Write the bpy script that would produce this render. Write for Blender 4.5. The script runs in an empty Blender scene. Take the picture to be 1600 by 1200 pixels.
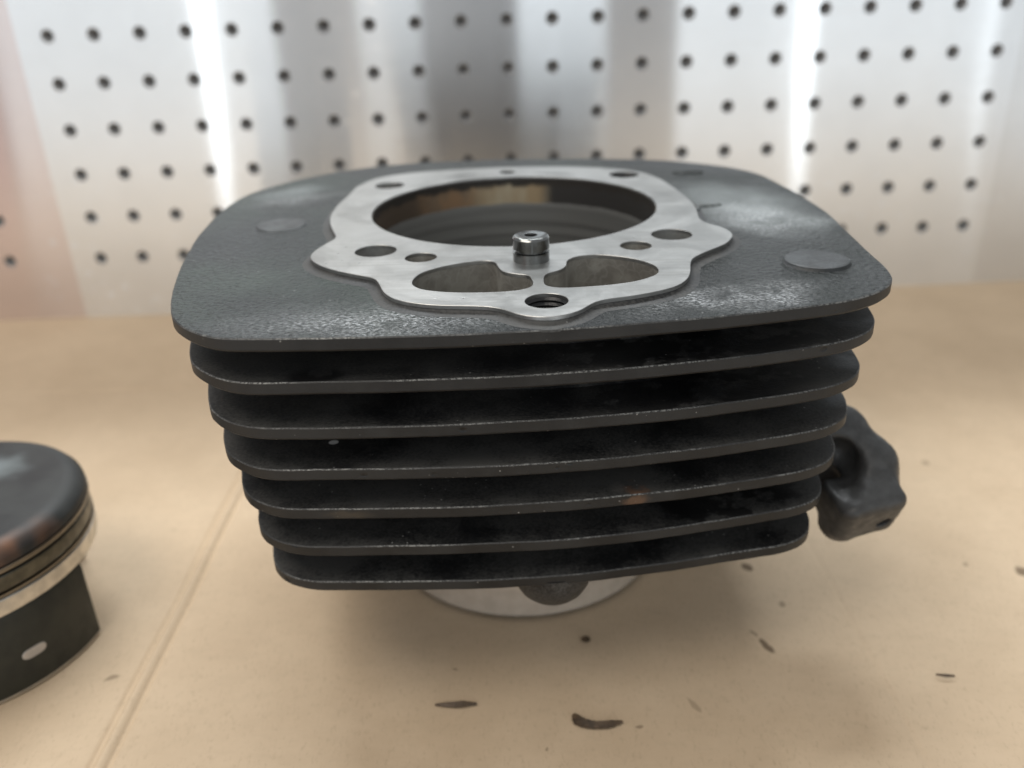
import bpy, math, random
import numpy as np
from mathutils import Vector, Matrix
from mathutils.geometry import tessellate_polygon

random.seed(7); rng = np.random.default_rng(7)
scn = bpy.context.scene
COL = scn.collection

# ------------------------------------------------------------------ camera
FPX, PITCH, ROLL = 1351.14, 0.440203, -0.035327
cam_d = bpy.data.cameras.new('camera'); cam = bpy.data.objects.new('camera', cam_d); COL.objects.link(cam)
cp, sp = math.cos(PITCH), math.sin(PITCH)
fw = Vector((0, cp, -sp)); up0 = Vector((0, sp, cp)); rt0 = Vector((1, 0, 0))
rt = math.cos(ROLL)*rt0 + math.sin(ROLL)*up0
up = -math.sin(ROLL)*rt0 + math.cos(ROLL)*up0
M = Matrix((rt, up, -fw)).transposed().to_4x4()
M.translation = Vector((-0.002834, -0.305571, 0.214283))
cam.matrix_world = M
cam_d.sensor_width = 36.0; cam_d.lens = FPX/1600*36
cam_d.clip_start = 0.005; cam_d.clip_end = 50
cam_d.dof.use_dof = True; cam_d.dof.focus_distance = 0.222; cam_d.dof.aperture_fstop = 8.6
scn.camera = cam

# ------------------------------------------------------------------ world and lamps
world = bpy.data.worlds.new('World'); scn.world = world; world.use_nodes = True
bg = world.node_tree.nodes['Background']
bg.inputs[0].default_value = (0.95, 0.975, 1.0, 1); bg.inputs[1].default_value = 0.40

def area(name, loc, target, sx, sy, radiance, col=(1, 1, 1)):
    d = bpy.data.lights.new(name, 'AREA'); d.shape = 'RECTANGLE'; d.size = sx; d.size_y = sy
    d.energy = radiance*math.pi*sx*sy; d.color = col
    o = bpy.data.objects.new(name, d); COL.objects.link(o); o.location = loc
    o.rotation_euler = (Vector(target)-Vector(loc)).to_track_quat('-Z', 'Y').to_euler()
    return o
# overhead workshop lamp, a little left of the bench
area('ceiling_lamp', (-0.60, -0.55, 1.45), (0, -0.05, 0.05), 1.3, 0.6, 4.9, (1, 0.925, 0.83))
area('ceiling_lamp', (-0.10, 0.75, 1.35), (0, 0, 0.1), 1.3, 0.22, 24.0, (0.94, 0.98, 1.0))
# area lamps added to make the panel's bands; tube lamps mirrored as its streaks
def back(name, xl, xr, z0, z1, rad, col=(1, 1, 1), y=-2.2):
    # xl, xr: where the band shows on the panel (panel at y = .293, seen from the camera)
    k = (0.293-y)/(0.293+0.3056)
    a = xl + (xl+0.0028)*k; b = xr + (xr+0.0028)*k
    area(name, ((a+b)/2, y, (z0+z1)/2), ((a+b)/2, 0.293, (z0+z1)/2), b-a, z1-z0, rad, col)
WHITE = (0.90, 0.965, 1.0)
back('panel_band_lamp', -0.318, -0.137, -1.1, 1.9, 0.58, WHITE)
back('tube_lamp', -0.1860, -0.1775, -0.9, 1.9, 2.8, WHITE, y=-2.15)
back('panel_band_lamp', -0.084, -0.043, 0.25, 1.9, 0.95, WHITE)
back('panel_band_lamp', 0.019, 0.0765, 0.0, 1.9, 0.98, WHITE)
back('panel_band_lamp', 0.1224, 0.333, -1.1, 1.9, 0.70, WHITE)
back('tube_lamp', 0.2030, 0.2125, -0.9, 1.9, 2.4, WHITE, y=-2.15)
back('panel_band_lamp', 0.325, 0.600, -1.1, 1.9, 0.55, WHITE, y=-2.25)
back('red_reflection_lamp', -0.520, -0.322, -1.1, 1.9, 0.20, (1.0, 0.30, 0.30))  # lamp added to stand in for a red thing reflected at the left

scn.view_settings.view_transform = 'Standard'; scn.view_settings.look = 'None'
scn.view_settings.exposure = 0.0; scn.view_settings.gamma = 1.0; scn.view_settings.use_curve_mapping = False
scn.render.engine = 'CYCLES'

# ------------------------------------------------------------------ helpers: nodes
class NT:
    def __init__(s, name):
        s.m = bpy.data.materials.new(name); s.m.use_nodes = True
        s.t = s.m.node_tree; s.b = s.t.nodes['Principled BSDF']
        s.co = s.t.nodes.new('ShaderNodeTexCoord').outputs['Object']
    def link(s, a, b):
        if hasattr(a, 'is_output') or hasattr(a, 'links'): s.t.links.new(a, b)
        elif isinstance(a, (tuple, list)):
            b.default_value = (*a, 1) if len(b.default_value) == 4 and len(a) == 3 else a
        else:
            try: b.default_value = a
            except TypeError: b.default_value = (a, a, a, 1) if len(b.default_value) == 4 else (a, a, a)
    def set(s, **k):
        for n, v in k.items(): s.link(v, s.b.inputs[n.replace('_', ' ')])
    def map(s, scale=(1, 1, 1), loc=(0, 0, 0), rot=(0, 0, 0), src=None):
        n = s.t.nodes.new('ShaderNodeMapping'); s.link(src or s.co, n.inputs[0])
        n.inputs['Scale'].default_value = scale; n.inputs['Location'].default_value = loc; n.inputs['Rotation'].default_value = rot
        return n.outputs[0]
    def noise(s, scale, detail=3, rough=0.55, vec=None, dist=0):
        n = s.t.nodes.new('ShaderNodeTexNoise'); s.link(vec or s.co, n.inputs['Vector'])
        n.inputs['Scale'].default_value = scale; n.inputs['Detail'].default_value = detail
        n.inputs['Roughness'].default_value = rough; n.inputs['Distortion'].default_value = dist
        return n.outputs['Fac']
    def voro(s, scale, vec=None, feature='F1', out='Distance', rand=1):
        n = s.t.nodes.new('ShaderNodeTexVoronoi'); n.feature = feature; s.link(vec or s.co, n.inputs['Vector'])
        n.inputs['Scale'].default_value = scale; n.inputs['Randomness'].default_value = rand
        return n.outputs[out]
    def ramp(s, fac, a, b, lo=0.0, hi=1.0):
        n = s.t.nodes.new('ShaderNodeMapRange'); n.interpolation_type = 'SMOOTHSTEP'
        s.link(fac, n.inputs[0]); n.inputs[1].default_value = a; n.inputs[2].default_value = b
        n.inputs[3].default_value = lo; n.inputs[4].default_value = hi
        return n.outputs[0]
    def math(s, op, a, b=0.0, c=0.0):
        n = s.t.nodes.new('ShaderNodeMath'); n.operation = op; s.link(a, n.inputs[0]); s.link(b, n.inputs[1]); s.link(c, n.inputs[2])
        return n.outputs[0]
    def mix(s, f, a, b):
        n = s.t.nodes.new('ShaderNodeMix'); n.data_type = 'RGBA'
        s.link(f, n.inputs[0]); s.link(a, n.inputs[6]); s.link(b, n.inputs[7]); return n.outputs[2]
    def sep(s, vec=None):
        n = s.t.nodes.new('ShaderNodeSeparateXYZ'); s.link(vec or s.co, n.inputs[0]); return n.outputs
    def ell(s, c, r, rot=0.0, soft=0.5, vec=None):
        # 1 inside an ellipsoid at c with radii r, soft edge
        m = s.t.nodes.new('ShaderNodeMapping'); m.vector_type = 'TEXTURE'; s.link(vec or s.co, m.inputs[0])
        m.inputs['Location'].default_value = c; m.inputs['Scale'].default_value = r; m.inputs['Rotation'].default_value = (0, 0, rot)
        l = s.t.nodes.new('ShaderNodeVectorMath'); l.operation = 'LENGTH'; s.link(m.outputs[0], l.inputs[0])
        return s.ramp(l.outputs['Value'], 1.0, 1.0-soft, 0, 1)
    def warp(s, scale, amt):
        n = s.t.nodes.new('ShaderNodeTexNoise'); s.link(s.co, n.inputs['Vector']); n.inputs['Scale'].default_value = scale
        n.inputs['Detail'].default_value = 3
        v = s.t.nodes.new('ShaderNodeVectorMath'); v.operation = 'SUBTRACT'; s.link(n.outputs['Color'], v.inputs[0]); v.inputs[1].default_value = (.5, .5, .5)
        w = s.t.nodes.new('ShaderNodeVectorMath'); w.operation = 'SCALE'; s.link(v.outputs[0], w.inputs[0]); w.inputs['Scale'].default_value = amt
        a = s.t.nodes.new('ShaderNodeVectorMath'); a.operation = 'ADD'; s.link(s.co, a.inputs[0]); s.link(w.outputs[0], a.inputs[1])
        return a.outputs[0]
    def bump(s, h, dist, strength=1.0, prev=None):
        n = s.t.nodes.new('ShaderNodeBump'); s.link(h, n.inputs['Height']); n.inputs['Distance'].default_value = dist
        n.inputs['Strength'].default_value = strength
        if prev is not None: s.link(prev, n.inputs['Normal'])
        s.link(n.outputs[0], s.b.inputs['Normal']); return n.outputs[0]

# ------------------------------------------------------------------ materials
def m_cardboard():
    n = NT('cardboard')
    fib = n.noise(90, 5, 0.65, n.map((1, 2.2, 1))); blot = n.noise(14, 6, 0.7); fine = n.noise(900, 4, .7, n.map((1, .45, 1)))
    c = n.mix(n.ramp(blot, 0.3, 0.7), (0.545, 0.415, 0.28), (0.62, 0.482, 0.335))
    c = n.mix(n.ramp(fib, 0.45, 0.8, 0, 0.2), c, (0.42, 0.33, 0.225))
    c = n.mix(n.ramp(fine, 0.52, 0.72, 0, 0.35), c, (0.34, 0.25, 0.16))
    w = n.warp(220, 0.0035)
    st = [((.0875, -.0282, 0), (.0026, .0030, 1), .3, .85), ((.0948, -.0506, 0), (.0017, .0020, 1), .0, .5), ((.0524, -.098, 0), (.0012, .0042, 1), .5, .35),
          ((.1923, -.0358, 0), (.0030, .0036, 1), 0, .8), ((.1919, .0463, 0), (.0022, .0024, 1), 0, .45), ((.173, -.0307, 0), (.0016, .002, 1), 0, .4),
          ((-.1444, -.0765, 0), (.0035, .0012, 1), .4, .55), ((-.0258, -.0786, 0), (.0016, .0009, 1), -.5, .5), ((.0332, -.106, 0), (.0018, .0009, 1), .1, .6),
          ((.083, -.072, 0), (.0016, .0050, 1), .35, .85), ((.080, -.0655, 0), (.0008, .0025, 1), .4, .5), ((.004, -.113, 0), (.0007, .0007, 1), 0, .5)]
    for cc, r, rot, k in st:
        c = n.mix(n.math('MULTIPLY', n.ell(cc, r, rot, 0.45, w), k), c, (0.13, 0.085, 0.05))
    n.set(Base_Color=c, Roughness=n.ramp(blot, .3, .7, .62, .75), Specular_IOR_Level=0.3)
    b = n.bump(fine, 0.00008, 0.6); n.bump(fib, 0.0003, 0.5, b)
    return n.m

def m_panel(name, tint):
    n = NT(name)
    br = n.noise(60, 4, 0.7, n.map((0.35, 1, 26))); br2 = n.noise(420, 2, 0.6, n.map((0.05, 1, 3)))
    sm = n.noise(14, 4, 0.6); spots = n.ramp(n.voro(85), 0.05, 0.28, 1, 0)
    keep = n.ramp(n.noise(9, 2), 0.52, 0.62)
    spots = n.math('MULTIPLY', spots, keep)
    c = n.mix(n.ramp(sm, 0.3, 0.75), tint, tuple(0.93*x for x in tint))
    c = n.mix(n.math('MULTIPLY', spots, 0.5), c, (0.88, 0.90, 0.92))
    r = n.math('ADD', n.ramp(br, 0.3, 0.7, 0.128, 0.150), n.math('MULTIPLY', spots, 0.06))
    t = n.t.nodes.new('ShaderNodeTangent'); t.direction_type = 'UV_MAP'; t.uv_map = 'brush'
    g = n.t.nodes.new('ShaderNodeBsdfAnisotropic'); n.link(c, g.inputs['Color']); n.link(r, g.inputs['Roughness'])
    g.inputs['Anisotropy'].default_value = -0.84; n.link(t.outputs[0], g.inputs['Tangent'])
    n.set(Base_Color=c, Roughness=.6, Specular_IOR_Level=.2)
    mx = n.t.nodes.new('ShaderNodeMixShader'); mx.inputs[0].default_value = .07
    n.t.links.new(g.outputs[0], mx.inputs[1]); n.t.links.new(n.b.outputs[0], mx.inputs[2])
    out = [q for q in n.t.nodes if q.type == 'OUTPUT_MATERIAL'][0]; n.t.links.new(mx.outputs[0], out.inputs['Surface'])
    n.bump(br2, 0.00002, 0.15)
    return n.m

def paint_nodes(n, dust_lo, dust_hi, dust_col, base=(0.011, 0.0115, 0.0125), rough=(0.42, 0.6), top=False):
    grain = n.noise(1300, 3, 0.6); mid = n.noise(420, 3, 0.6); blot = n.noise(38, 4, 0.6); big = n.noise(16, 3, 0.5)
    d = n.ramp(n.math('ADD', n.math('MULTIPLY', blot, 0.6), n.math('MULTIPLY', grain, 0.4)), dust_lo, dust_hi)
    c = n.mix(d, base, dust_col)
    # black oily patches without dust
    oil = n.ramp(n.noise(60, 3, 0.6, n.map((1, 1, .6), (.13, .2, .1))), 0.60, 0.66)
    oil = n.ramp(n.noise(85, 4, 0.65, n.map((1, 1, .6), (.13, .2, .1))), 0.44, 0.50)
    zone = n.math('MAXIMUM', n.ell((.045, -.095, .119), (.055, .05, .014), 0, .5), n.ell((-.052, -.108, .1255), (.009, .006, .006), 0, .5))
    oil = n.math('MULTIPLY', oil, n.math('MAXIMUM', zone, n.ell((.060, -.085, .070), (.03, .03, .006), 0, .5)))
    if not top: c = n.mix(n.math('MULTIPLY', oil, 0.9), c, (0.004, 0.004, 0.0045))
    # tiny bright specks, the paint's glints put into the colour
    sv = n.voro(330); glint_speck = n.math('MULTIPLY', n.ramp(sv, 0.05, 0.10, 1, 0), n.ramp(n.noise(45, 2), 0.55, 0.62))
    c = n.mix(n.math('MULTIPLY', glint_speck, 0.75), c, (0.45, 0.45, 0.43))
    r = n.math('ADD', n.ramp(blot, 0.35, 0.65, rough[0], rough[1]), n.math('MULTIPLY', d, 0.08))
    return c, r, grain, mid, big, blot

def m_paint():
    n = NT('black_fin_paint')
    c, r, grain, mid, big, blot = paint_nodes(n, 0.38, 0.60, (0.066, 0.065, 0.062))
    w = n.warp(300, 0.004)
    c = n.mix(n.math('MULTIPLY', n.ell((.0305, -.1035, .0825), (.0055, .01, .0022), 0, .7, w), .8), c, (0.16, 0.085, 0.05))
    c = n.mix(n.math('MULTIPLY', n.ell((-.049, -.105, .0822), (.008, .01, .002), 0, .9, w), .6), c, (0.075, 0.058, 0.04))
    c = n.mix(n.math('MULTIPLY', n.ell((.026, -.099, .0838), (.003, .004, .0025), 0, .8, w), .5), c, (0.13, 0.12, 0.11))
    c = n.mix(n.ell((-.0535, -.092, .0976), (.0016, .0014, .002), 0, .3), c, (0.75, 0.75, 0.74))
    n.set(Base_Color=c, Roughness=r, Specular_IOR_Level=0.35)
    b = n.bump(grain, 0.00012, 0.5); n.bump(mid, 0.00016, 0.5, b)
    return n.m

def m_side():
    n = NT('fin_edge_paint')
    g = n.noise(1100, 3, .6); b2 = n.noise(50, 4, .6)
    c = n.mix(n.ramp(b2, .35, .65), (0.013, 0.013, 0.013), (0.024, 0.024, 0.0235))
    w = n.warp(300, 0.004)
    c = n.mix(n.math('MULTIPLY', n.ell((.0305, -.1045, .0815), (.0055, .01, .0022), 0, .7, w), .8), c, (0.13, 0.075, 0.045))
    c = n.mix(n.math('MULTIPLY', n.ell((-.049, -.105, .0818), (.009, .01, .002), 0, .9, w), .7), c, (0.06, 0.048, 0.034))
    nick = n.math('MULTIPLY', n.ramp(n.voro(150, n.map((1, 1, 1.6))), .10, .22, 1, 0), n.ramp(n.noise(35, 2), .56, .62))
    c = n.mix(nick, c, (0.006, 0.006, 0.006))
    glint_speck = n.math('MULTIPLY', n.ramp(n.voro(400), .06, .12, 1, 0), n.ramp(n.noise(60, 2), .55, .62))  # bright glint specks painted on the fin edges
    c = n.mix(n.math('MULTIPLY', glint_speck, .6), c, (0.35, 0.34, 0.32))
    n.set(Base_Color=c, Roughness=n.ramp(b2, .3, .7, .42, .55), Specular_IOR_Level=.35)
    b = n.bump(g, .00012, .5); n.bump(nick, -.0005, .6, b)
    return n.m

def m_plate():
    n = NT('worn_plate_paint')
    grain = n.noise(900, 4, 0.65); cells = n.voro(620, n.warp(500, .0012), feature='SMOOTH_F1'); blot = n.noise(26, 4, 0.6, dist=.3); big = n.noise(11, 3, 0.5)
    x, y, z = n.sep()
    # dusty grey-green where the paint has chalked, mostly on the left half
    leftw = n.ramp(n.math('ADD', x, n.math('MULTIPLY', n.math('SUBTRACT', big, .5), .12)), 0.05, -0.04, 0.15, 1.0)
    d = n.math('MULTIPLY', n.ramp(n.math('ADD', n.math('MULTIPLY', blot, .65), n.math('MULTIPLY', grain, .35)), .36, .62), leftw)
    c = n.mix(d, (0.009, 0.0110, 0.0105), (0.048, 0.061, 0.054))
    # rubbed streaks, with glints and sheen of the lamp painted in
    wv = n.warp(60, 0.02)
    rub_glint = n.math('MAXIMUM', n.ell((.052, -.096, .137), (.038, .014, .02), .25, .85, wv), n.ell((-.03, -.104, .137), (.062, .017, .02), 0, .9, wv))
    rub_glint = n.math('MAXIMUM', rub_glint, n.ell((.083, -.016, .137), (.022, .035, .02), .3, .95, wv))
    rub_glint = n.math('MAXIMUM', rub_glint, n.math('MULTIPLY', n.ell((-.082, .033, .137), (.026, .010, .02), .5, .9, wv), .7))
    rg = n.noise(1500, 5, .7, n.map((.55, 1.2, 1), rot=(0, 0, .35))); rub_glint_grain = n.math('MULTIPLY', n.math('MULTIPLY', rub_glint, n.ramp(rg, .45, .60)), n.ramp(n.noise(70, 3, .6), .28, .5))
    chalk = n.math('MAXIMUM', n.ell((.080, .0, .137), (.030, .052, .02), .35, .8, wv), n.math('MULTIPLY', n.ell((-.088, .045, .137), (.022, .014, .02), .7, .8, wv), .9))
    c = n.mix(n.math('MULTIPLY', chalk, n.ramp(blot, .3, .6, .35, .85)), c, (0.22, 0.245, 0.245))
    c = n.mix(n.math('MULTIPLY', rub_glint_grain, .9), c, (0.55, 0.565, 0.575))
    glint_speck = n.math('MULTIPLY', n.ramp(n.voro(260), .04, .10, 1, 0), n.ramp(n.noise(40, 2), .54, .62))  # bright glint specks painted on the plate
    c = n.mix(n.math('MULTIPLY', glint_speck, .8), c, (0.5, 0.5, 0.5))
    r = n.math('SUBTRACT', n.ramp(blot, .3, .7, .30, .46), n.math('MULTIPLY', rub_glint, .04))
    c = n.mix(n.ramp(big, .40, .60, 0, .6), c, (0.012, 0.013, 0.016))
    n.set(Base_Color=c, Roughness=r, Specular_IOR_Level=0.24, Metallic=n.math('MULTIPLY', rub_glint_grain, .5))
    b = n.bump(cells, 0.0009, 0.75); n.bump(grain, 0.0006, 0.85, b)
    return n.m

def m_edge():
    n = NT('worn_fin_edge')
    g = n.noise(1500, 4, .7); big = n.noise(45, 3)
    d = n.math('MULTIPLY', n.ramp(g, .42, .58), n.ramp(big, .40, .62, .12, 1))
    n.set(Base_Color=n.mix(d, (0.018, 0.018, 0.018), (0.21, 0.21, 0.20)), Metallic=n.math('MULTIPLY', d, .5), Roughness=.45)
    n.bump(g, .0002, .6)
    return n.m

def m_deck():
    n = NT('machined_aluminium')
    sm = n.noise(42, 6, .7, dist=.8); fine = n.noise(700, 4, .65); lines = n.noise(260, 4, .7, n.map((.12, 3.5, 1), rot=(0, 0, .5)))
    pit = n.math('MULTIPLY', n.ramp(n.voro(240), .05, .13, 1, 0), n.ramp(n.noise(50, 2), .48, .56))
    c = n.mix(n.ramp(sm, .3, .7), (0.31, 0.31, 0.30), (0.45, 0.45, 0.44))
    c = n.mix(n.ramp(lines, .46, .70, 0, .6), c, (0.29, 0.285, 0.27))
    c = n.mix(n.math('MULTIPLY', pit, .8), c, (0.10, 0.095, 0.09))
    n.set(Base_Color=c, Metallic=.92, Roughness=n.math('ADD', n.ramp(sm, .3, .7, .33, .40), n.math('MULTIPLY', pit, .2)))
    b = n.bump(fine, .00006, .5); n.bump(pit, -.0003, .5, b)
    return n.m

def m_liner():
    n = NT('honed_bore')
    x, y, z = n.sep()
    ang = n.math('ARCTAN2', y, x)
    cmb = n.t.nodes.new('ShaderNodeCombineXYZ'); n.link(n.math('MULTIPLY', ang, .05), cmb.inputs[0]); n.link(z, cmb.inputs[1])
    av = cmb.outputs[0]
    rings = n.noise(60, 4, .6, n.map((.06, 6, 1), src=av)); dirt = n.noise(130, 4, .65, n.map((1, .8, 1), src=av)); coarse = n.noise(40, 3, .6, n.map((1, .3, 1), src=av))
    c = n.mix(n.ramp(rings, .35, .7), (0.25, 0.25, 0.24), (0.40, 0.40, 0.385))
    # carbon band at the top of the stroke: orange, tan and black by angle
    band = n.math('MULTIPLY', n.ramp(n.math('ADD', z, n.math('MULTIPLY', n.math('SUBTRACT', dirt, .5), .0015)), .1288, .1300), 1.0)
    tan = n.mix(n.ramp(coarse, .4, .6), (0.33, 0.25, 0.15), (0.42, 0.37, 0.27))
    oran = n.mix(n.ramp(dirt, .35, .65), (0.25, 0.155, 0.085), (0.18, 0.13, 0.085))
    bc = n.mix(n.ramp(ang, 1.75, 2.0), tan, oran)
    bc = n.mix(n.ramp(ang, 1.38, 1.22), bc, (0.035, 0.033, 0.031))
    bc = n.mix(n.ramp(ang, 2.2, 2.5), bc, (0.09, 0.065, 0.045))
    bc = n.mix(n.ramp(n.math('ADD', z, n.math('MULTIPLY', n.math('SUBTRACT', dirt, .5), .006)), .1355, .1375), bc, (0.03, 0.026, 0.022))
    isneg = n.ramp(ang, 0, -.1)
    bc = n.mix(isneg, bc, (0.07, 0.055, 0.04))
    c = n.mix(band, c, bc)
    n.set(Base_Color=c, Metallic=n.math('SUBTRACT', .72, n.math('MULTIPLY', band, .55)), Roughness=n.math('ADD', n.ramp(rings, .3, .7, .26, .36), n.math('MULTIPLY', band, .2)))
    n.bump(rings, .00004, .4)
    return n.m

def m_cast(name, a, b, metal=.55, rough=.5):
    n = NT(name)
    g = n.noise(160, 4, .65); f2 = n.noise(700, 3, .6); vein = n.voro(190, n.warp(120, .01), 'DISTANCE_TO_EDGE')
    c = n.mix(n.ramp(g, .35, .65), a, b)
    c = n.mix(n.math('MULTIPLY', n.ramp(vein, .0, .08, 1, 0), .25), c, (0.5, 0.49, 0.45))
    n.set(Base_Color=c, Metallic=metal, Roughness=rough)
    n.bump(f2, .00012, .6)
    return n.m

def m_metal(name, col, rough=.3, metal=1.0, var=.15, bump=.00003, scale=200):
    n = NT(name)
    g = n.noise(scale, 4, .6); f2 = n.noise(900, 2)
    c = n.mix(n.ramp(g, .3, .7), col, tuple(x*(1-var) for x in col))
    n.set(Base_Color=c, Metallic=metal, Roughness=n.ramp(g, .3, .7, rough*.85, rough*1.2))
    if bump: n.bump(f2, bump, .5)
    return n.m

def m_crown():
    n = NT('carboned_piston_crown')
    x, y, z = n.sep(); g = n.noise(45, 4, .6); f2 = n.noise(500, 3)
    c = n.mix(n.ramp(g, .35, .65), (0.016, 0.0175, 0.018), (0.036, 0.038, 0.037))
    c = n.mix(n.math('MULTIPLY', n.ell((.004, .018, .0535), (.022, .016, .01), .3, .8, n.warp(60, .02)), .8), c, (0.20, 0.23, 0.235))  # pale bluish sheen of the crown painted into its colour
    rad = n.math('SQRT', n.math('ADD', n.math('MULTIPLY', x, x), n.math('MULTIPLY', y, y)))
    rim = n.math('MULTIPLY', n.ramp(rad, .041, .0465), n.ramp(n.noise(28, 3), .30, .50))
    rim = n.math('MULTIPLY', rim, n.ramp(y, -.006, -.018))
    c = n.mix(rim, c, (0.20, 0.095, 0.05))
    n.set(Base_Color=c, Roughness=n.ramp(g, .3, .7, .46, .6), Specular_IOR_Level=.35)
    n.bump(f2, .00008, .5)
    return n.m

MAT = dict(card=m_cardboard(), panel=m_panel('brushed_aluminium', (0.86, 0.88, 0.90)), panel_left=m_panel('red_reflection_metal', (0.80, 0.73, 0.72)),  # left panel tint paints in the reflection of something red
           panel_grey=m_panel('dull_brushed_metal', (0.80, 0.81, 0.82)),
           hole=m_metal('drilled_hole_burr', (0.26, 0.265, 0.27), .6, .2, .3), back=m_metal('dark_backing', (0.03, 0.03, 0.032), .7, 0, .3), paint=m_paint(), side=m_side(), plate=m_plate(), edge=m_edge(), deck=m_deck(), liner=m_liner(),
           cast=m_cast('raw_cast_passage', (0.25, 0.235, 0.21), (0.36, 0.345, 0.31)), stud=m_cast('bored_stud_hole', (0.38, 0.38, 0.37), (0.5, 0.5, 0.48), .8, .35),
           sooty=m_metal('sooty_threads', (0.03, 0.03, 0.032), .35, .3, .5, .0004), steel=m_metal('turned_steel', (0.26, 0.265, 0.26), .18), dark=m_metal('dark_recess', (0.015, 0.015, 0.015), .5, 0, .2),
           sleeve=m_metal('bright_sleeve', (0.90, 0.86, 0.80), .16, .65, .15), rim=m_metal('shaded_sleeve_rim', (0.06, 0.05, 0.04), .3, .5, .4), lug=m_metal('black_lug_paint', (0.055, 0.055, 0.054), .45, 0, .4, .00012, 260),
           boss=m_metal('boss_paint', (0.026, 0.030, 0.032), .45, 0, .5, .0004, 160), crown=m_crown(), ring=m_metal('piston_ring_steel', (0.24, 0.22, 0.19), .32), land=m_metal('piston_land', (0.15, 0.145, 0.12), .42, .9, .35), lip=m_metal('piston_bare_aluminium', (0.72, 0.69, 0.63), .38, .85, .25),
           skirt=m_metal('coated_skirt', (0.018, 0.021, 0.016), .48, 0, .35, .00006, 120), pad=m_metal('skirt_slot_metal', (0.50, 0.46, 0.42), .5, .3), flake=m_metal('dark_flake', (0.10, 0.064, 0.036), .5, 0, .6, .0003, 500),
           flake2=m_metal('brown_flake', (0.13, 0.085, 0.05), .5, 0, .6, .0003, 400))

# ------------------------------------------------------------------ helpers: meshes
def obj(name, verts, faces, mats, parent=None, midx=None, smooth=None):
    me = bpy.data.meshes.new(name); me.from_pydata([tuple(map(float, v)) for v in verts], [], [tuple(map(int, f)) for f in faces]); me.update()
    for m in (mats if isinstance(mats, (list, tuple)) else [mats]): me.materials.append(m)
    if midx is not None: me.polygons.foreach_set('material_index', [int(i) for i in midx])
    if smooth is not None:
        me.polygons.foreach_set('use_smooth', [True]*len(me.polygons)); me.set_sharp_from_angle(angle=math.radians(smooth))
    o = bpy.data.objects.new(name, me); COL.objects.link(o)
    if parent is not None: o.parent = parent
    return o
def tag(o, label=None, cat=None, group=None, kind=None):
    for k, v in (('label', label), ('category', cat), ('group', group), ('kind', kind)):
        if v: o[k] = v
    return o
def empty(name, loc=(0, 0, 0)):
    o = bpy.data.objects.new(name, None); o.empty_display_size = .02; COL.objects.link(o); o.location = loc; return o

def catmull(P, per=8):
    P = np.asarray(P, float); n = len(P); out = []
    for i in range(n):
        a, b, c, d = P[i-1], P[i], P[(i+1) % n], P[(i+2) % n]
        for k in range(per):
            t = k/per
            out.append(.5*((2*b)+(-a+c)*t+(2*a-5*b+4*c-d)*t*t+(-a+3*b-3*c+d)*t**3))
    return np.array(out)
def resample(P, m):
    Q = np.vstack([P, P[:1]]); d = np.r_[0, np.cumsum(np.hypot(*np.diff(Q, axis=0).T))]
    t = np.linspace(0, d[-1], m, endpoint=False)
    return np.stack([np.interp(t, d, Q[:, k]) for k in range(2)], 1)
def blur(P, k=2, it=2):
    for _ in range(it):
        P = sum(np.roll(P, s, 0) for s in range(-k, k+1))/(2*k+1)
    return P
def area2(P): return .5*np.sum(P[:, 0]*np.roll(P[:, 1], -1)-np.roll(P[:, 0], -1)*P[:, 1])
def ccw(P): return P if area2(P) > 0 else P[::-1].copy()
def offset(P, d, k=2):
    # outward for a ccw loop
    t = np.roll(P, -k, 0)-np.roll(P, k, 0); t /= np.linalg.norm(t, axis=1)[:, None]+1e-12
    return P+(np.asarray(d)[:, None] if np.ndim(d) else d)*np.stack([t[:, 1], -t[:, 0]], 1)
def loop(P, m, b=1, it=2): return ccw(blur(resample(catmull(P), m), b, it))
def circle(c, r, n=48):
    a = np.linspace(0, 2*math.pi, n, endpoint=False); return np.stack([c[0]+r*np.cos(a), c[1]+r*np.sin(a)], 1)

def slab(name, outer, holes, z0, z1, cham, mats, parent, smooth=35, zfun=None, cham_b=None, hole_walls=True):
    """plate between z0 and z1 with holes; material 0 top/bottom, 1 upper chamfer, 2 sides"""
    V, F, MI = [], [], []
    cb = cham if cham_b is None else cham_b
    zf = zfun or (lambda x, y: 0.0)
    tops, bots = [], []
    def add(P, z):
        s = len(V); V.extend([(x, y, z+zf(x, y)) for x, y in P]); return list(range(s, s+len(P)))
    def strip(a, b, mi, flip):
        n = len(a)
        for i in range(n):
            j = (i+1) % n
            F.append((a[i], a[j], b[j], b[i]) if not flip else (b[i], b[j], a[j], a[i])); MI.append(mi)
    for q, P in enumerate([outer]+list(holes)):
        P = ccw(np.asarray(P)); s = -1 if q == 0 else 1
        t = add(offset(P, s*cham, 1), z1); u = add(P, z1-cham); l = add(P, z0+cb); b = add(offset(P, s*cb, 1), z0)
        if q == 0 or hole_walls:
            strip(u, t, 1, q > 0); strip(l, u, 2, q > 0); strip(b, l, 2, q > 0)
        tops.append(t); bots.append(b)
    for loops, fl in ((tops, False), (bots, True)):
        flat = [i for L in loops for i in L]
        tris = tessellate_polygon([[Vector((V[i][0], V[i][1], 0)) for i in L] for L in loops])
        for t in tris:
            a, b, c = (flat[k] for k in t)
            ar = (V[b][0]-V[a][0])*(V[c][1]-V[a][1])-(V[c][0]-V[a][0])*(V[b][1]-V[a][1])
            if (ar < 0) != fl: a, c = c, a
            F.append((a, b, c)); MI.append(0)
    return obj(name, V, F, mats, parent, MI, smooth)
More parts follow.
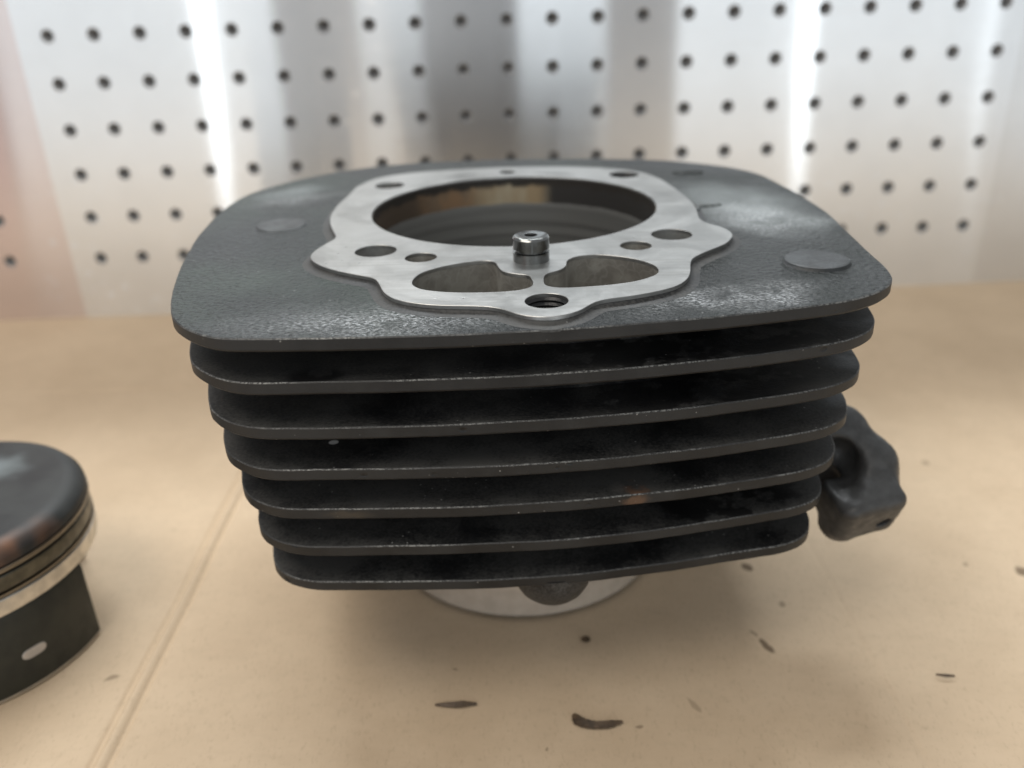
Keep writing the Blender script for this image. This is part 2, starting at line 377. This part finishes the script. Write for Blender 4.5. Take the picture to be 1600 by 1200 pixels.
def loft(name, loops, mat, parent, closed_top=False, closed_bot=False, smooth=40, flip=False):
    n = len(loops[0]); V = [v for L in loops for v in L]; F = []
    for k in range(len(loops)-1):
        for i in range(n):
            j = (i+1) % n; f = (k*n+i, k*n+j, (k+1)*n+j, (k+1)*n+i); F.append(f[::-1] if flip else f)
    if closed_bot: F.append(tuple(range(n))[::-1] if not flip else tuple(range(n)))
    if closed_top: F.append(tuple(range((len(loops)-1)*n, len(loops)*n)) if not flip else tuple(range((len(loops)-1)*n, len(loops)*n))[::-1])
    return obj(name, V, F, mat, parent, None, smooth)
def z3(P, z): return [(x, y, z) for x, y in P]
def revolve(name, prof, mat, parent, n=96, a0=0.0, a1=2*math.pi, smooth=35, c=(0, 0)):
    full = abs(a1-a0-2*math.pi) < 1e-6; m = n if full else n+1
    V, F = [], []
    for r, z in prof:
        for i in range(m):
            a = a0+(a1-a0)*i/n; V.append((c[0]+r*math.cos(a), c[1]+r*math.sin(a), z))
    for k in range(len(prof)-1):
        for i in range(n):
            j = (i+1) % m; F.append((k*m+i, k*m+j, (k+1)*m+j, (k+1)*m+i))
    return obj(name, V, F, mat, parent, None, smooth)

def surface_nets(name, sdf, lo, hi, h, mat, parent):
    nx, ny, nz = [int(math.ceil((b-a)/h))+1 for a, b in zip(lo, hi)]
    X, Y, Z = np.meshgrid(lo[0]+h*np.arange(nx), lo[1]+h*np.arange(ny), lo[2]+h*np.arange(nz), indexing='ij')
    S = sdf(X, Y, Z); ins = S < 0
    cs = [(i, j, k) for i in (0, 1) for j in (0, 1) for k in (0, 1)]
    sub = lambda A, c: A[c[0]:nx-1+c[0], c[1]:ny-1+c[1], c[2]:nz-1+c[2]]
    cnt = np.zeros((nx-1, ny-1, nz-1)); acc = np.zeros((nx-1, ny-1, nz-1, 3))
    for a in cs:
        for ax in range(3):
            if a[ax] == 0:
                b = list(a); b[ax] = 1
                sa, sb = sub(S, a), sub(S, b); m = (sa < 0) != (sb < 0)
                t = np.where(m, sa/np.where(m, sa-sb, 1), 0)
                for q in range(3):
                    acc[..., q] += np.where(m, a[q]+(t if q == ax else 0), 0)
                cnt += m
    act = cnt > 0; idx = -np.ones(cnt.shape, int); ids = np.argwhere(act); idx[act] = np.arange(len(ids))
    V = (ids+acc[act]/cnt[act][:, None])*h+np.array(lo)
    F = []
    for ax in range(3):
        u, v = (ax+1) % 3, (ax+2) % 3
        for c in np.argwhere(np.diff(ins.astype(int), axis=ax) != 0):
            if c[u] == 0 or c[v] == 0 or c[u] >= S.shape[u]-1 or c[v] >= S.shape[v]-1: continue
            q = []
            for du, dv in ((0, 0), (1, 0), (1, 1), (0, 1)):
                e = c.copy(); e[u] -= 1-du; e[v] -= 1-dv; q.append(idx[tuple(e)])
            if min(q) < 0: continue
            F.append(q if ins[tuple(c)] else q[::-1])
    return obj(name, V, F, mat, parent, None, 60)

# ------------------------------------------------------------------ cardboard on the bench
def cardboard():
    xs = set(np.linspace(-.62, .62, 125).round(5)); ys = set(np.linspace(-.36, .301, 67).round(5))
    for c, wd in ((-.1363, .004), (-.1308, .003), (.1165, .003)):
        xs |= set((c+np.linspace(-wd, wd, 13)).round(5))
    ys |= set((.1625+np.linspace(-.004, .004, 9)).round(5))
    xs, ys = sorted(xs), sorted(ys)
    g = lambda d, w: math.exp(-(d/w)**2)
    def hz(x, y):
        wob = .0006*math.sin(y*31)+.0003*math.sin(y*77+1)
        z = -.0011*g(x+.1363+wob, .0011)*(1 if y < .14 else .4)-.0009*g(x+.1308+wob*.6, .0009)*min(1, max(0, (.08-y)/.05))-.00035*g(x-.1165+wob, .0011)*(1 if y < 0 else 0)
        z += .0008*g(x+.1336, .0016)
        z -= .0007*g(y-.1625+.0008*math.sin(x*20), .0018)*(1 if x < .1 else .3)
        r = math.hypot(x, y); far = min(1, max(0, (r-.075)/.1))
        z += .0012*far*(math.sin(x*9+1)*math.sin(y*11+.4)-1)*.5
        if math.hypot(x+.2067, y+.048) < .06: z = min(z, -.0002)
        return min(z, -.00005) if r < .07 else z-.0001
    V = [(x, y, hz(x, y)) for y in ys for x in xs]; nx = len(xs)
    F = [(j*nx+i, j*nx+i+1, (j+1)*nx+i+1, (j+1)*nx+i) for j in range(len(ys)-1) for i in range(nx-1)]
    o = obj('cardboard', V, F, MAT['card'], None, None, 80)
    tag(o, 'creased tan cardboard sheet covering the bench', None, None, 'structure')
cardboard()

# ------------------------------------------------------------------ perforated panels
WY, WYAW = .292974, .0102
S, GX, GZ = .029195, -.290059, .189337
def panel(name, x0, x1, cols, rows, mat, label, zt=.42, zb=-.002):
    """cols: list of hole x; rows: list of hole z. mesh in wall coordinates (x, depth, z)"""
    V, F = [], []
    R1, R2, T = .0040, .0018, .003
    cols = sorted(cols); rows = sorted(rows)
    ex = [x0]+[(a+b)/2 for a, b in zip(cols, cols[1:])]+[x1] if cols else [x0, x1]
    if cols: ex = [x0, cols[0]-S/2]+[c+S/2 for c in cols]+[x1]
    ez = [zb, rows[0]-S/2]+[c+S/2 for c in rows]+[zt] if rows else [zb, zt]
    def quad(a, b, c, d):
        s = len(V); V.extend([(a, 0, c), (b, 0, c), (b, 0, d), (a, 0, d)]); F.append((s, s+1, s+2, s+3))
    N = 24
    for i in range(len(ex)-1):
        for k in range(len(ez)-1):
            a, b, c, d = ex[i], ex[i+1], ez[k], ez[k+1]
            if b-a < 1e-5 or d-c < 1e-5: continue
            if not cols or not (1 <= i <= len(cols) and 1 <= k <= len(rows)):
                quad(a, b, c, d); continue
            cx, cz = cols[i-1], rows[k-1]; s = len(V)
            for q in range(N):
                t = 2*math.pi*(q+.5)/N-math.pi; ca, sa = math.cos(t), math.sin(t); m = max(abs(ca), abs(sa))
                V.append((cx+ca/m*S/2, 0, cz+sa/m*S/2))
            # square corners
            for (r, dep) in ((R1*1.06, 0), (R1*.97, .0003), (R2*1.15, .0019), (R2, .0022), (R2, .0045)):
                for q in range(N):
                    t = 2*math.pi*(q+.5)/N-math.pi; V.append((cx+r*math.cos(t), dep, cz+r*math.sin(t)))
            for ring in range(5):
                for q in range(N):
                    j = (q+1) % N; F.append((s+ring*N+q, s+ring*N+j, s+(ring+1)*N+j, s+(ring+1)*N+q))
            for q in range(4):   # fill the four corners left by the 24-gon
                sx, sz = ((-1, -1), (1, -1), (1, 1), (-1, 1))[q]
                t = [2*math.pi*(w+.5)/N-math.pi for w in range(N)]
                best = sorted(range(N), key=lambda w: -(math.cos(t[w])*sx+math.sin(t[w])*sz))[:2]; best.sort()
                e = len(V); V.append((cx+sx*S/2, 0, cz+sz*S/2))
                w0, w1 = best
                F.append((s+w0, e, s+w1))
    # rim thickness
    for a, b in (((x0, zb), (x1, zb)), ((x1, zb), (x1, zt)), ((x1, zt), (x0, zt)), ((x0, zt), (x0, zb))):
        s = len(V); V.extend([(a[0], 0, a[1]), (a[0], .0045, a[1]), (b[0], .0045, b[1]), (b[0], 0, b[1])]); F.append((s, s+1, s+2, s+3))
    MI = [1 if max(abs(V[i][1]) for i in f) > 1e-6 and len(f) == 4 and abs(V[f[0]][1]-.0045) > 1e-9 and len(set(V[i][1] for i in f)) > 1 else 0 for f in F]
    o = obj(name, V, F, [mat, MAT['hole']], None, MI, 25)
    uv = o.data.uv_layers.new(name='brush')
    for l in o.data.loops:
        v = o.data.vertices[l.vertex_index].co; uv.data[l.index].uv = (v.z, -v.x)
    o.location = (0, WY+(.0006 if x0 > 0 or x1 < 0 else 0), 0); o.rotation_euler = (0, 0, WYAW)
    return tag(o, label, 'panel', 'perforated metal wall panels')
RW = [GZ+S*k for k in range(-5, 8)]
panel('perforated_panel', -.3105, .3310, [GX+S*i for i in range(22)], RW, MAT['panel'], 'wide silver perforated metal panel standing behind the finned engine cylinder')
panel('perforated_panel', -.62, -.3095, [-.3545-S*i for i in range(8)], RW, MAT['panel_left'], 'perforated metal panel with a painted-in red reflection at the left edge of the wall')
panel('perforated_panel', .3300, .62, [.377+S*i for i in range(7)], RW, MAT['panel_grey'], 'dull grey metal panel strip at the right edge of the wall')
o = obj('hole_backing', [(-.7, WY+.03, -.02), (.7, WY+.03, -.02), (.7, WY+.03, .41), (-.7, WY+.03, .41), (-.7, WY+.05, -.02), (.7, WY+.05, -.02), (.7, WY+.05, .41), (-.7, WY+.05, .41)],  # dark sheet added so the panel holes do not open to the world
        [(0, 1, 2, 3), (5, 4, 7, 6), (1, 5, 6, 2), (4, 0, 3, 7), (3, 2, 6, 7), (0, 4, 5, 1)], MAT['back']); tag(o, 'dark sheet added behind the perforated panels to darken their holes', None, None, 'structure')

# ------------------------------------------------------------------ engine cylinder
H = .140234; PZ = H-.0022
mm = lambda L: np.array(L, float)*.001
PLATE = mm([(-86.1, -101.3), (-82.1, -105.4), (-76.2, -110.6), (-71.3, -112.7), (-62.7, -113.6), (-50, -114.2), (-26.7, -115), (-.9, -114.6), (20.4, -113.1), (41.4, -110.4), (54.8, -108.1), (68.7, -105.2),
    (78.2, -102.7), (86.9, -99.2), (94, -93.9), (97.7, -89.9), (100.4, -84.3), (102.4, -74.3), (103.3, -60), (104.9, -39.7), (106.6, -17.6), (106.2, 5.7), (104.3, 28.3), (101.5, 48.2), (94.6, 62.7), (84.2, 73),
    (67.8, 84.5), (35.7, 94.5), (.8, 99.5), (-34.7, 99.5), (-60.5, 93.7), (-79.3, 82.5), (-87.5, 75), (-97, 63.2), (-105.5, 48), (-109, 31), (-109.5, 8), (-108.3, -11.4), (-106.2, -27.9), (-103.2, -44.9), (-100.2, -59.3), (-97.2, -72.4), (-92.9, -87), (-89.6, -96)])
DECK = mm([(-61.6, -55.4), (-57.2, -63.2), (-51.1, -68.9), (-45.5, -72.8), (-40, -76.6), (-37.6, -82.7), (-35.7, -89), (-32.4, -94.4), (-27.5, -97.8), (-21.3, -100.2), (-13.9, -101.4), (-7.9, -102.6), (-4.2, -105.1),
    (-.7, -108.8), (3.5, -110.9), (7.8, -111.2), (12.2, -109.3), (15.3, -106.5), (17.9, -102.7), (21.1, -100.4), (26.5, -99), (33.6, -96.4), (40.4, -92.4), (44.6, -86.8), (47, -79.5), (48.2, -73.3), (50.3, -67.9), (55.5, -62.1),
    (62.3, -55.3), (66.2, -47.7), (66.9, -42.6), (65.5, -36.8), (62.3, -32), (60.9, -25.3), (62.1, -15.6), (62.9, -5), (62.3, 8), (60.5, 24), (57.5, 40), (49.5, 55), (28, 66), (-2, 70.5), (-34, 68), (-54, 59), (-61.5, 44), (-63, 28),
    (-64.6, 13), (-64.6, -2), (-63, -14), (-59.8, -25.8), (-57.8, -33.2), (-59.6, -39.8), (-61.8, -47.7)])
TL = mm([(-29, -81.1), (-27.2, -73.8), (-21.7, -68.4), (-15.1, -65), (-9.4, -63.9), (-6.6, -65.6), (-5.5, -70.3), (-4.2, -74.6), (-.8, -77.2), (2.4, -78.6), (3.5, -82), (3.6, -87), (1.8, -89.8), (-3.4, -91.6), (-14.2, -91.4), (-22, -89.5), (-27, -86.3)])
TR = mm([(6.9, -80.3), (8.2, -77.6), (11.5, -75.2), (13.5, -71.5), (14.3, -66.5), (17.5, -62.9), (22.8, -61.9), (28.6, -63.9), (34, -67.7), (37.6, -72.9), (38.5, -77.6), (37, -82.2), (31.2, -86.8), (23.1, -89.3), (12.1, -90.3), (7.9, -88.8), (6.7, -86.2)])
plate = loop(PLATE, 420, 2, 2); deck = loop(DECK, 420, 1, 2); tl = loop(TL, 110, 1, 1); tr = loop(TR, 110, 1, 1)
HOLES = [((-.0428, -.0500), .0063, .04, 'stud'), ((.0484, -.0433), .0063, .04, 'stud'), ((-.0284, -.0585), .0047, .03, 'cast'), ((.0357, -.0541), .0047, .03, 'cast'),
         ((-.0490, .0420), .0058, .04, 'stud'), ((.0455, .0470), .0060, .04, 'sooty'), ((-.0017, .0605), .0034, .02, 'sooty'), ((.0066, -.0998), .0055, .0066, 'sooty')]
cyl = empty('engine_cylinder')
tag(cyl, 'black finned engine cylinder standing upright on its sleeve on the cardboard', 'engine cylinder')

holes = [circle((0, 0), .0502, 160), tl, tr]+[circle(c, r, 40) for c, r, _, _ in HOLES]
df = slab('deck_face', deck, holes, H-.0011, H, .00012, [MAT['deck'], MAT['deck'], MAT['deck']], cyl, 40)
df['label'] = 'pale machined gasket face with oil and stud holes'
# two thin arc-shaped grooves at the rear of the face
for k, (a0, a1, rr) in enumerate(((118, 104, .0600), (80, 62, .0560))):
    V, F = [], []
    for i in range(25):
        a = math.radians(a0+(a1-a0)*i/24)
        wv = .0006*math.sin(math.pi*i/24)+.00015
        for s in (-1, 1): V.append(((rr+s*wv)*math.cos(a), (rr+s*wv)*math.sin(a), H+.00006))
    F = [(2*i, 2*i+1, 2*i+3, 2*i+2) for i in range(24)]
    obj('scored_groove', V, F, MAT['dark'], df)

sc = lambda z: 1-.122*(PZ-z)/.0828
shx = lambda z: .0015*max(0, (PZ-z)/.0828)**1.5
# barrel with the cast fillet under the face
ZB = .0455
prof = [(-.0001, H-.0009), (.0000, H-.0013), (.0005, H-.0017), (.0014, H-.0020), (.0030, H-.00225), (.0032, H-.0028), (-.001, H-.0045)]
lp = [z3(offset(deck, d, 3), z) for d, z in prof]
body = deck.copy(); fl = body[:, 1] < -.085; body[fl, 1] = -.085-.011*np.tanh((-.085-body[fl, 1])/.011); body = blur(body, 3, 2)
for z in np.linspace(H-.008, ZB+.0015, 12):
    P = offset(body, -.0012, 3)*sc(z); P[:, 0] += shx(z); lp.append(z3(P, z))
P = offset(body, -.0028, 3)*sc(ZB); lp.append(z3(P, ZB))
P2 = circle((0, 0), .052, len(deck)); k0 = np.argmin(np.hypot(*(P2-P[0]/np.linalg.norm(P[0])*.052).T)); P2 = np.roll(P2, -k0, 0)
lp.append(z3(P2, ZB+.0002))
loft('barrel', lp, MAT['paint'], cyl, smooth=50, flip=True)

FZ = [PZ, .12539, .11141, .09757, .08372, .06939, .05502]
FS = [1, .978, .9585, .9409, .9213, .8986, .878]; FX = [0, 0, .0001, .0004, .0009, .0013, .0015]
for k in range(7):
    P = plate*FS[k]; P[:, 0] += FX[k]
    an = np.arctan2(P[:, 1], P[:, 0])
    for ca, wd in ((math.atan2(-104, -83), .10), (math.atan2(-95, 94), .10)):
        wgt = np.exp(-((an-ca)/wd)**2)*(.0004+.00045*k)
        P = P+wgt[:, None]*P/np.linalg.norm(P, axis=1)[:, None]
    ph = rng.uniform(0, 6.28, 4); t = np.arange(len(P))/len(P)*2*math.pi
    jit = .00012*np.sin(7*t+ph[0])+.00007*np.sin(23*t+ph[1])+.00003*np.sin(61*t+ph[2])+rng.normal(0, .00002, len(P))
    P = offset(P, jit, 2)
    inner = offset(body, -.0028, 3)*sc(FZ[k]-.002); inner[:, 0] += shx(FZ[k]-.002)
    if k == 0: inner = offset(deck, .0006, 3)
    zf = (lambda x, y, p0=ph[3]: .00008*math.sin(x*37+p0)+.00004*math.sin(x*90+p0*2))
    if k == 0: zf = None
    o = slab('cooling_fin', P, [inner], FZ[k]-.0037, FZ[k], .00032, [MAT['plate' if k == 0 else 'paint'], MAT['edge'], MAT['side']], cyl, 30, zf, .0007)
    if k == 0: o['label'] = 'broad grey-worn top fin plate'

bz = [(.0128, .0525), (.0126, .0490), (.0116, .0455), (.0100, .0425), (.0080, .0405), (.0050, .0395)]
loft('lower_boss', [[(.0075+r*math.cos(a)*1.0, -.0885+r*math.sin(a)*.95, z) for a in np.linspace(0, 2*math.pi, 48, endpoint=False)] for r, z in bz], MAT['paint'], cyl, closed_top=True, smooth=60, flip=True)
# bore liner and lower sleeve
revolve('bore_liner', [(.0507, H-.0007), (.0500, H-.0007), (.0500, .001), (.0512, 0)], MAT['liner'], cyl, 160)
revolve('sleeve', [(.0545, .0016), (.0545, .0046), (.0545, ZB+.003)], MAT['sleeve'], cyl, 128, smooth=25)
revolve('sleeve_shade_ring', [(.0512, .0002), (.0534, .0002), (.0542, .0010), (.0544, .00165)], MAT['rim'], cyl, 128, smooth=25)  # dark ring at the foot: contact shadow line painted as colour
for P, d in ((tl, .06), (tr, .06)):
    Q = offset(P, .00006, 1); nl = [z3(offset(Q, -.0003*k, 2)*(1, .985**(k*1.4)), H-.0010-d*k/6) for k in range(7)]
    loft('chain_passage', nl, MAT['cast'], cyl, closed_top=False, smooth=50, flip=False)
for c, r, d, mk in HOLES:
    n = 40; L = [z3(circle(c, r+.00006, n), H-.001), z3(circle(c, r+.00006, n), H-d)]
    if mk == 'sooty' and r > .005:
        L = [z3(circle(c, r+(.00006 if i % 2 == 0 else -.0005), n), H-.001-i*.0007) for i in range(8 if c[1] < 0 else 22)]
    loft('stud_hole', L, MAT[mk], cyl, closed_top=True, smooth=50, flip=False)

# dowel pin with a grooved collar and a hex socket
pin = revolve('dowel_pin', [(.0, H-.001), (.0052, H-.001), (.00525, H+.0003), (.0053, H+.0026), (.0044, H+.0028), (.0044, H+.0035), (.0053, H+.0037), (.0053, H+.0066), (.0049, H+.0072), (.0047, H+.0073), (.0019, H+.0073)], MAT['steel'], cyl, 64, c=(.0040, -.0647), smooth=30)
sk = []
for r, z in ((.0019, H+.00731), (.0017, H+.0069), (.0016, H+.0040)):
    sk.append([(.0040+r*math.cos(a), -.0647+r*math.sin(a), z) for a in np.linspace(0, 2*math.pi, 6, endpoint=False)])
loft('hex_socket', sk, MAT['dark'], pin, closed_top=True, smooth=None, flip=False)

# low round bosses on the plate
for c, r, h in (((.0850, -.0695), .0088, .0010), ((-.0815, -.0070), .0082, .0005)):
    V = []; lps = [z3(circle(c, r+.0008, 72), PZ-.0001), z3(circle(c, r+.0004, 72), PZ+h*.3), z3(circle(c, r+.0001, 72), PZ+h*.85), z3(circle(c, r-.0004, 72), PZ+h), z3(circle(c, r-.0016, 72), PZ+h)]
    loft('round_boss', lps, MAT['boss'], cyl, closed_top=True, smooth=38)

# cast-in ridge marks beside the gasket face
for x0, y0, x1, y1, w, h in ((.0650, -.0025, .0745, -.0003, .0011, .0011), (.0632, -.0095, .0655, -.0030, .0009, .0009), (.0665, .0570, .0800, .0555, .0016, .0008)):
    L = math.hypot(x1-x0, y1-y0); ux, uy = (x1-x0)/L, (y1-y0)/L
    lps = []
    for q, zz in ((1.0, PZ-.0001), (.75, PZ+h*.7), (.35, PZ+h)):
        lps.append([((x0+x1)/2+ux*math.cos(a)*L/2*(.6+.4*q)-uy*math.sin(a)*w*q, (y0+y1)/2+uy*math.cos(a)*L/2*(.6+.4*q)+ux*math.sin(a)*w*q, zz) for a in np.linspace(0, 2*math.pi, 24, endpoint=False)])
    loft('cast_ridge', lps, MAT['plate'], cyl, closed_top=True, smooth=50)

# side lug: hooked arm with a drilled end
def cap(X, Y, Z, a, b, ra, rb):
    a, b = np.array(a), np.array(b); d = b-a; L = d@d
    t = np.clip(((X-a[0])*d[0]+(Y-a[1])*d[1]+(Z-a[2])*d[2])/L, 0, 1)
    return np.sqrt((X-a[0]-t*d[0])**2+(Y-a[1]-t*d[1])**2+(Z-a[2]-t*d[2])**2)-(ra+(rb-ra)*t)
def smin(a, b, k):
    h = np.clip(.5+.5*(b-a)/k, 0, 1); return b*(1-h)+a*h-k*h*(1-h)
def rbox(X, Y, Z, c, R, hs, r):
    q = [(X-c[0])*R[i][0]+(Y-c[1])*R[i][1]+(Z-c[2])*R[i][2] for i in range(3)]
    q = [np.abs(v)-h+r for v, h in zip(q, hs)]
    return np.sqrt(sum(np.maximum(v, 0)**2 for v in q))+np.minimum(np.maximum(np.maximum(q[0], q[1]), q[2]), 0)-r
def lug(X, Y, Z):
    d = cap(X, Y, Z, (.090, -.050, .0730), (.1055, -.052, .0735), .0080, .0082)
    d = smin(d, cap(X, Y, Z, (.1055, -.052, .0735), (.1140, -.060, .0650), .0082, .0085), .003)
    d = smin(d, cap(X, Y, Z, (.1140, -.060, .0650), (.1140, -.065, .0590), .0085, .0085), .003)
    d = smin(d, rbox(X, Y, Z, (.099, -.049, .064), ((1, 0, 0), (0, 1, 0), (0, 0, 1)), (.014, .0055, .014), .003), .004)
    n3 = Vector((.22, -.86, -.46)).normalized(); n1 = Vector((1, .25, .12)); n1 = (n1-n1.dot(n3)*n3).normalized(); n2 = n3.cross(n1)
    d = smin(d, rbox(X, Y, Z, (.1090, -.0680, .0560), (n1, n2, n3), (.0112, .0102, .0090), .0040), .0016)
    d = smin(d, cap(X, Y, Z, (.1045, -.066, .0468), (.1120, -.064, .0478), .0068, .0066), .0015)
    hole = cap(X, Y, Z, (.1150, -.072, .0520), (.1150+.02*n3.x, -.072+.02*n3.y, .0520+.02*n3.z), .0024, .0024)
    ch = cap(X, Y, Z, (.0985, -.088, .0655), (.1035, -.0600, .0685), .0058, .0058)
    d = -smin(-d, ch, .003)
    d = np.maximum(d, -hole)
    return d+.00010*np.sin(X*900)*np.sin(Y*800+1)*np.sin(Z*850)
lg = surface_nets('mounting_lug', lug, (.084, -.086, .034), (.132, -.032, .092), .0006, MAT['lug'], cyl)
lg['label'] = 'hooked black lug with a drilled end'

# ------------------------------------------------------------------ piston at the left
PC = (-.2067, -.048); pis = empty('piston', (PC[0], PC[1], 0)); pis.scale = (1, 1, 1.035)
tag(pis, 'upright piston with dark crown and black coated skirt at the left edge', 'piston')
revolve('crown', [(.0001, .0532), (.028, .0533), (.0415, .0534), (.0445, .0531), (.0466, .0519), (.0484, .0498), (.0487, .0490), (.0487, .0470), (.0462, .0470)], MAT['crown'], pis, 128)
revolve('piston_ring', [(.0462, .0466), (.0490, .0466), (.0491, .0463), (.0491, .0453), (.0490, .0450), (.0462, .0450)], MAT['ring'], pis, 128)
revolve('groove_wall', [(.0463, .0470), (.0463, .0345)], MAT['dark'], pis, 96)
revolve('ring_land', [(.0462, .0438), (.0484, .0438), (.0487, .0434), (.0487, .0388), (.0485, .0385), (.0462, .0385)], MAT['land'], pis, 128)
revolve('piston_ring', [(.0462, .0378), (.0489, .0378), (.0489, .0368), (.0462, .0368)], MAT['ring'], pis, 128)
revolve('lower_land', [(.0462, .0362), (.0486, .0362), (.0489, .0358), (.0489, .0320), (.0486, .0304), (.0470, .0298), (.030, .0298)], MAT['lip'], pis, 128)
for s in (0, 1):
    a1 = -.10+math.pi*s; a0 = a1-1.95
    V, F = [], []; NA = 48; prof = [(.0452, .0300), (.0484, .0300), (.0489, .0285), (.0489, .012), (.0489, .0012), (.0486, .0002), (.0458, .0002), (.0452, .0300)]
    sk_ = revolve('skirt', prof, MAT['skirt'], pis, NA, a0, a1)
    for e in (0, NA):   # close the cut ends
        me = sk_.data
    ends = []
    for a in (a0, a1):
        obj('skirt_end', [(r*math.cos(a), r*math.sin(a), z) for r, z in prof[:-1]], [tuple(range(7)) if a == a1 else tuple(range(7))[::-1]], MAT['skirt'], sk_)
    edge_prof = [(.0459, .0001), (.0487, .0001), (.0490, .0005), (.0490, .0010)]
    revolve('bare_edge', edge_prof, MAT['lip'], sk_, NA, a0, a1)
    # oblong oil slot: raised rounded pad with a bright floor
    ac, zc, hw, hh = a1-.535, .0128, .0037, .0016
    pts = []
    for i in range(40):
        t = 2*math.pi*i/40; ex_ = 4
        pts.append((math.copysign(abs(math.cos(t))**.62, math.cos(t))*hw, math.copysign(abs(math.sin(t))**.8, math.sin(t))*hh))
    lps = [[((r)*math.cos(ac+u*q/.0489), (r)*math.sin(ac+u*q/.0489), zc+v*q) for u, v in pts] for r, q in ((.0488, 1.12), (.04915, 1.05), (.04915, .97))]
    loft('oil_slot', lps, MAT['pad'], sk_, closed_top=True, smooth=60)
revolve('pin_boss', [(.0300, .0298), (.0335, .0280), (.0335, .010), (.030, .008)], MAT['lip'], pis, 64)

# ------------------------------------------------------------------ flakes lying on the cardboard
def flake(pts, widths, lift, mat, label, th=.0003):
    pts = np.array(pts)*.001; n = 28; t = np.linspace(0, 1, n)
    src = np.linspace(0, 1, len(pts)); c = np.stack([np.interp(t, src, pts[:, k]) for k in range(2)], 1)
    for _ in range(6): c[1:-1] = (c[:-2]+2*c[1:-1]+c[2:])/4
    wd = np.interp(t, np.linspace(0, 1, len(widths)), widths)*.001
    tg = np.gradient(c, axis=0); tg /= np.linalg.norm(tg, axis=1)[:, None]; nr = np.stack([-tg[:, 1], tg[:, 0]], 1)
    V, F = [], []
    for i in range(n):
        w = wd[i]*(1+.12*math.sin(i*2.3)); z = .0003+lift*math.sin(math.pi*t[i])*.001
        for s, dz in ((-1, .0), (0, .0004), (1, .0009*min(1, wd[i]/.001))):
            p = c[i]+nr[i]*w*s; V.append((p[0], p[1], z+dz+th))
        for s, dz in ((-1, .0), (0, .0004), (1, .0009*min(1, wd[i]/.001))):
            p = c[i]+nr[i]*w*s; V.append((p[0], p[1], z+dz))
    for i in range(n-1):
        a, b = 6*i, 6*i+6
        F += [(a, b, b+1, a+1), (a+1, b+1, b+2, a+2), (a+4, b+4, b+3, a+3), (a+5, b+5, b+4, a+4), (a, a+3, b+3, b), (a+2, b+2, b+5, a+5)]
    F += [(0, 1, 4, 3), (1, 2, 5, 4)]; e = 6*(n-1); F += [(e+1, e, e+3, e+4), (e+2, e+1, e+4, e+5)]
    o = obj('gasket_flake', V, F, mat, None, None, 50)
    return tag(o, label, 'flake', 'dark flakes lying on the cardboard')
flake([(13.0, -101.0), (14.2, -104.2), (18.5, -106.0), (23.5, -106.0), (28.3, -104.6)], [.5, 1.6, 1.3, 1.0, 1.0, .3], .2, MAT['flake'], 'curved dark crescent flake at the bottom middle of the cardboard')
flake([(-31.6, -94.8), (-25, -95.7), (-18, -95.0)], [.2, .7, .9, .3], .4, MAT['flake'], 'thin straight dark sliver lying on the cardboard left of the crescent flake')
flake([(18.6, -66.6), (20.1, -67.0), (21.6, -66.6)], [.5, 1.1, .6], .1, MAT['flake'], 'tiny dark crumb just right of the cylinder sleeve')
flake([(134.2, -89.3), (137, -90.2), (140, -90.3)], [.1, .4, .2], .2, MAT['flake'], 'hair-thin dark sliver lying at the lower right of the cardboard')
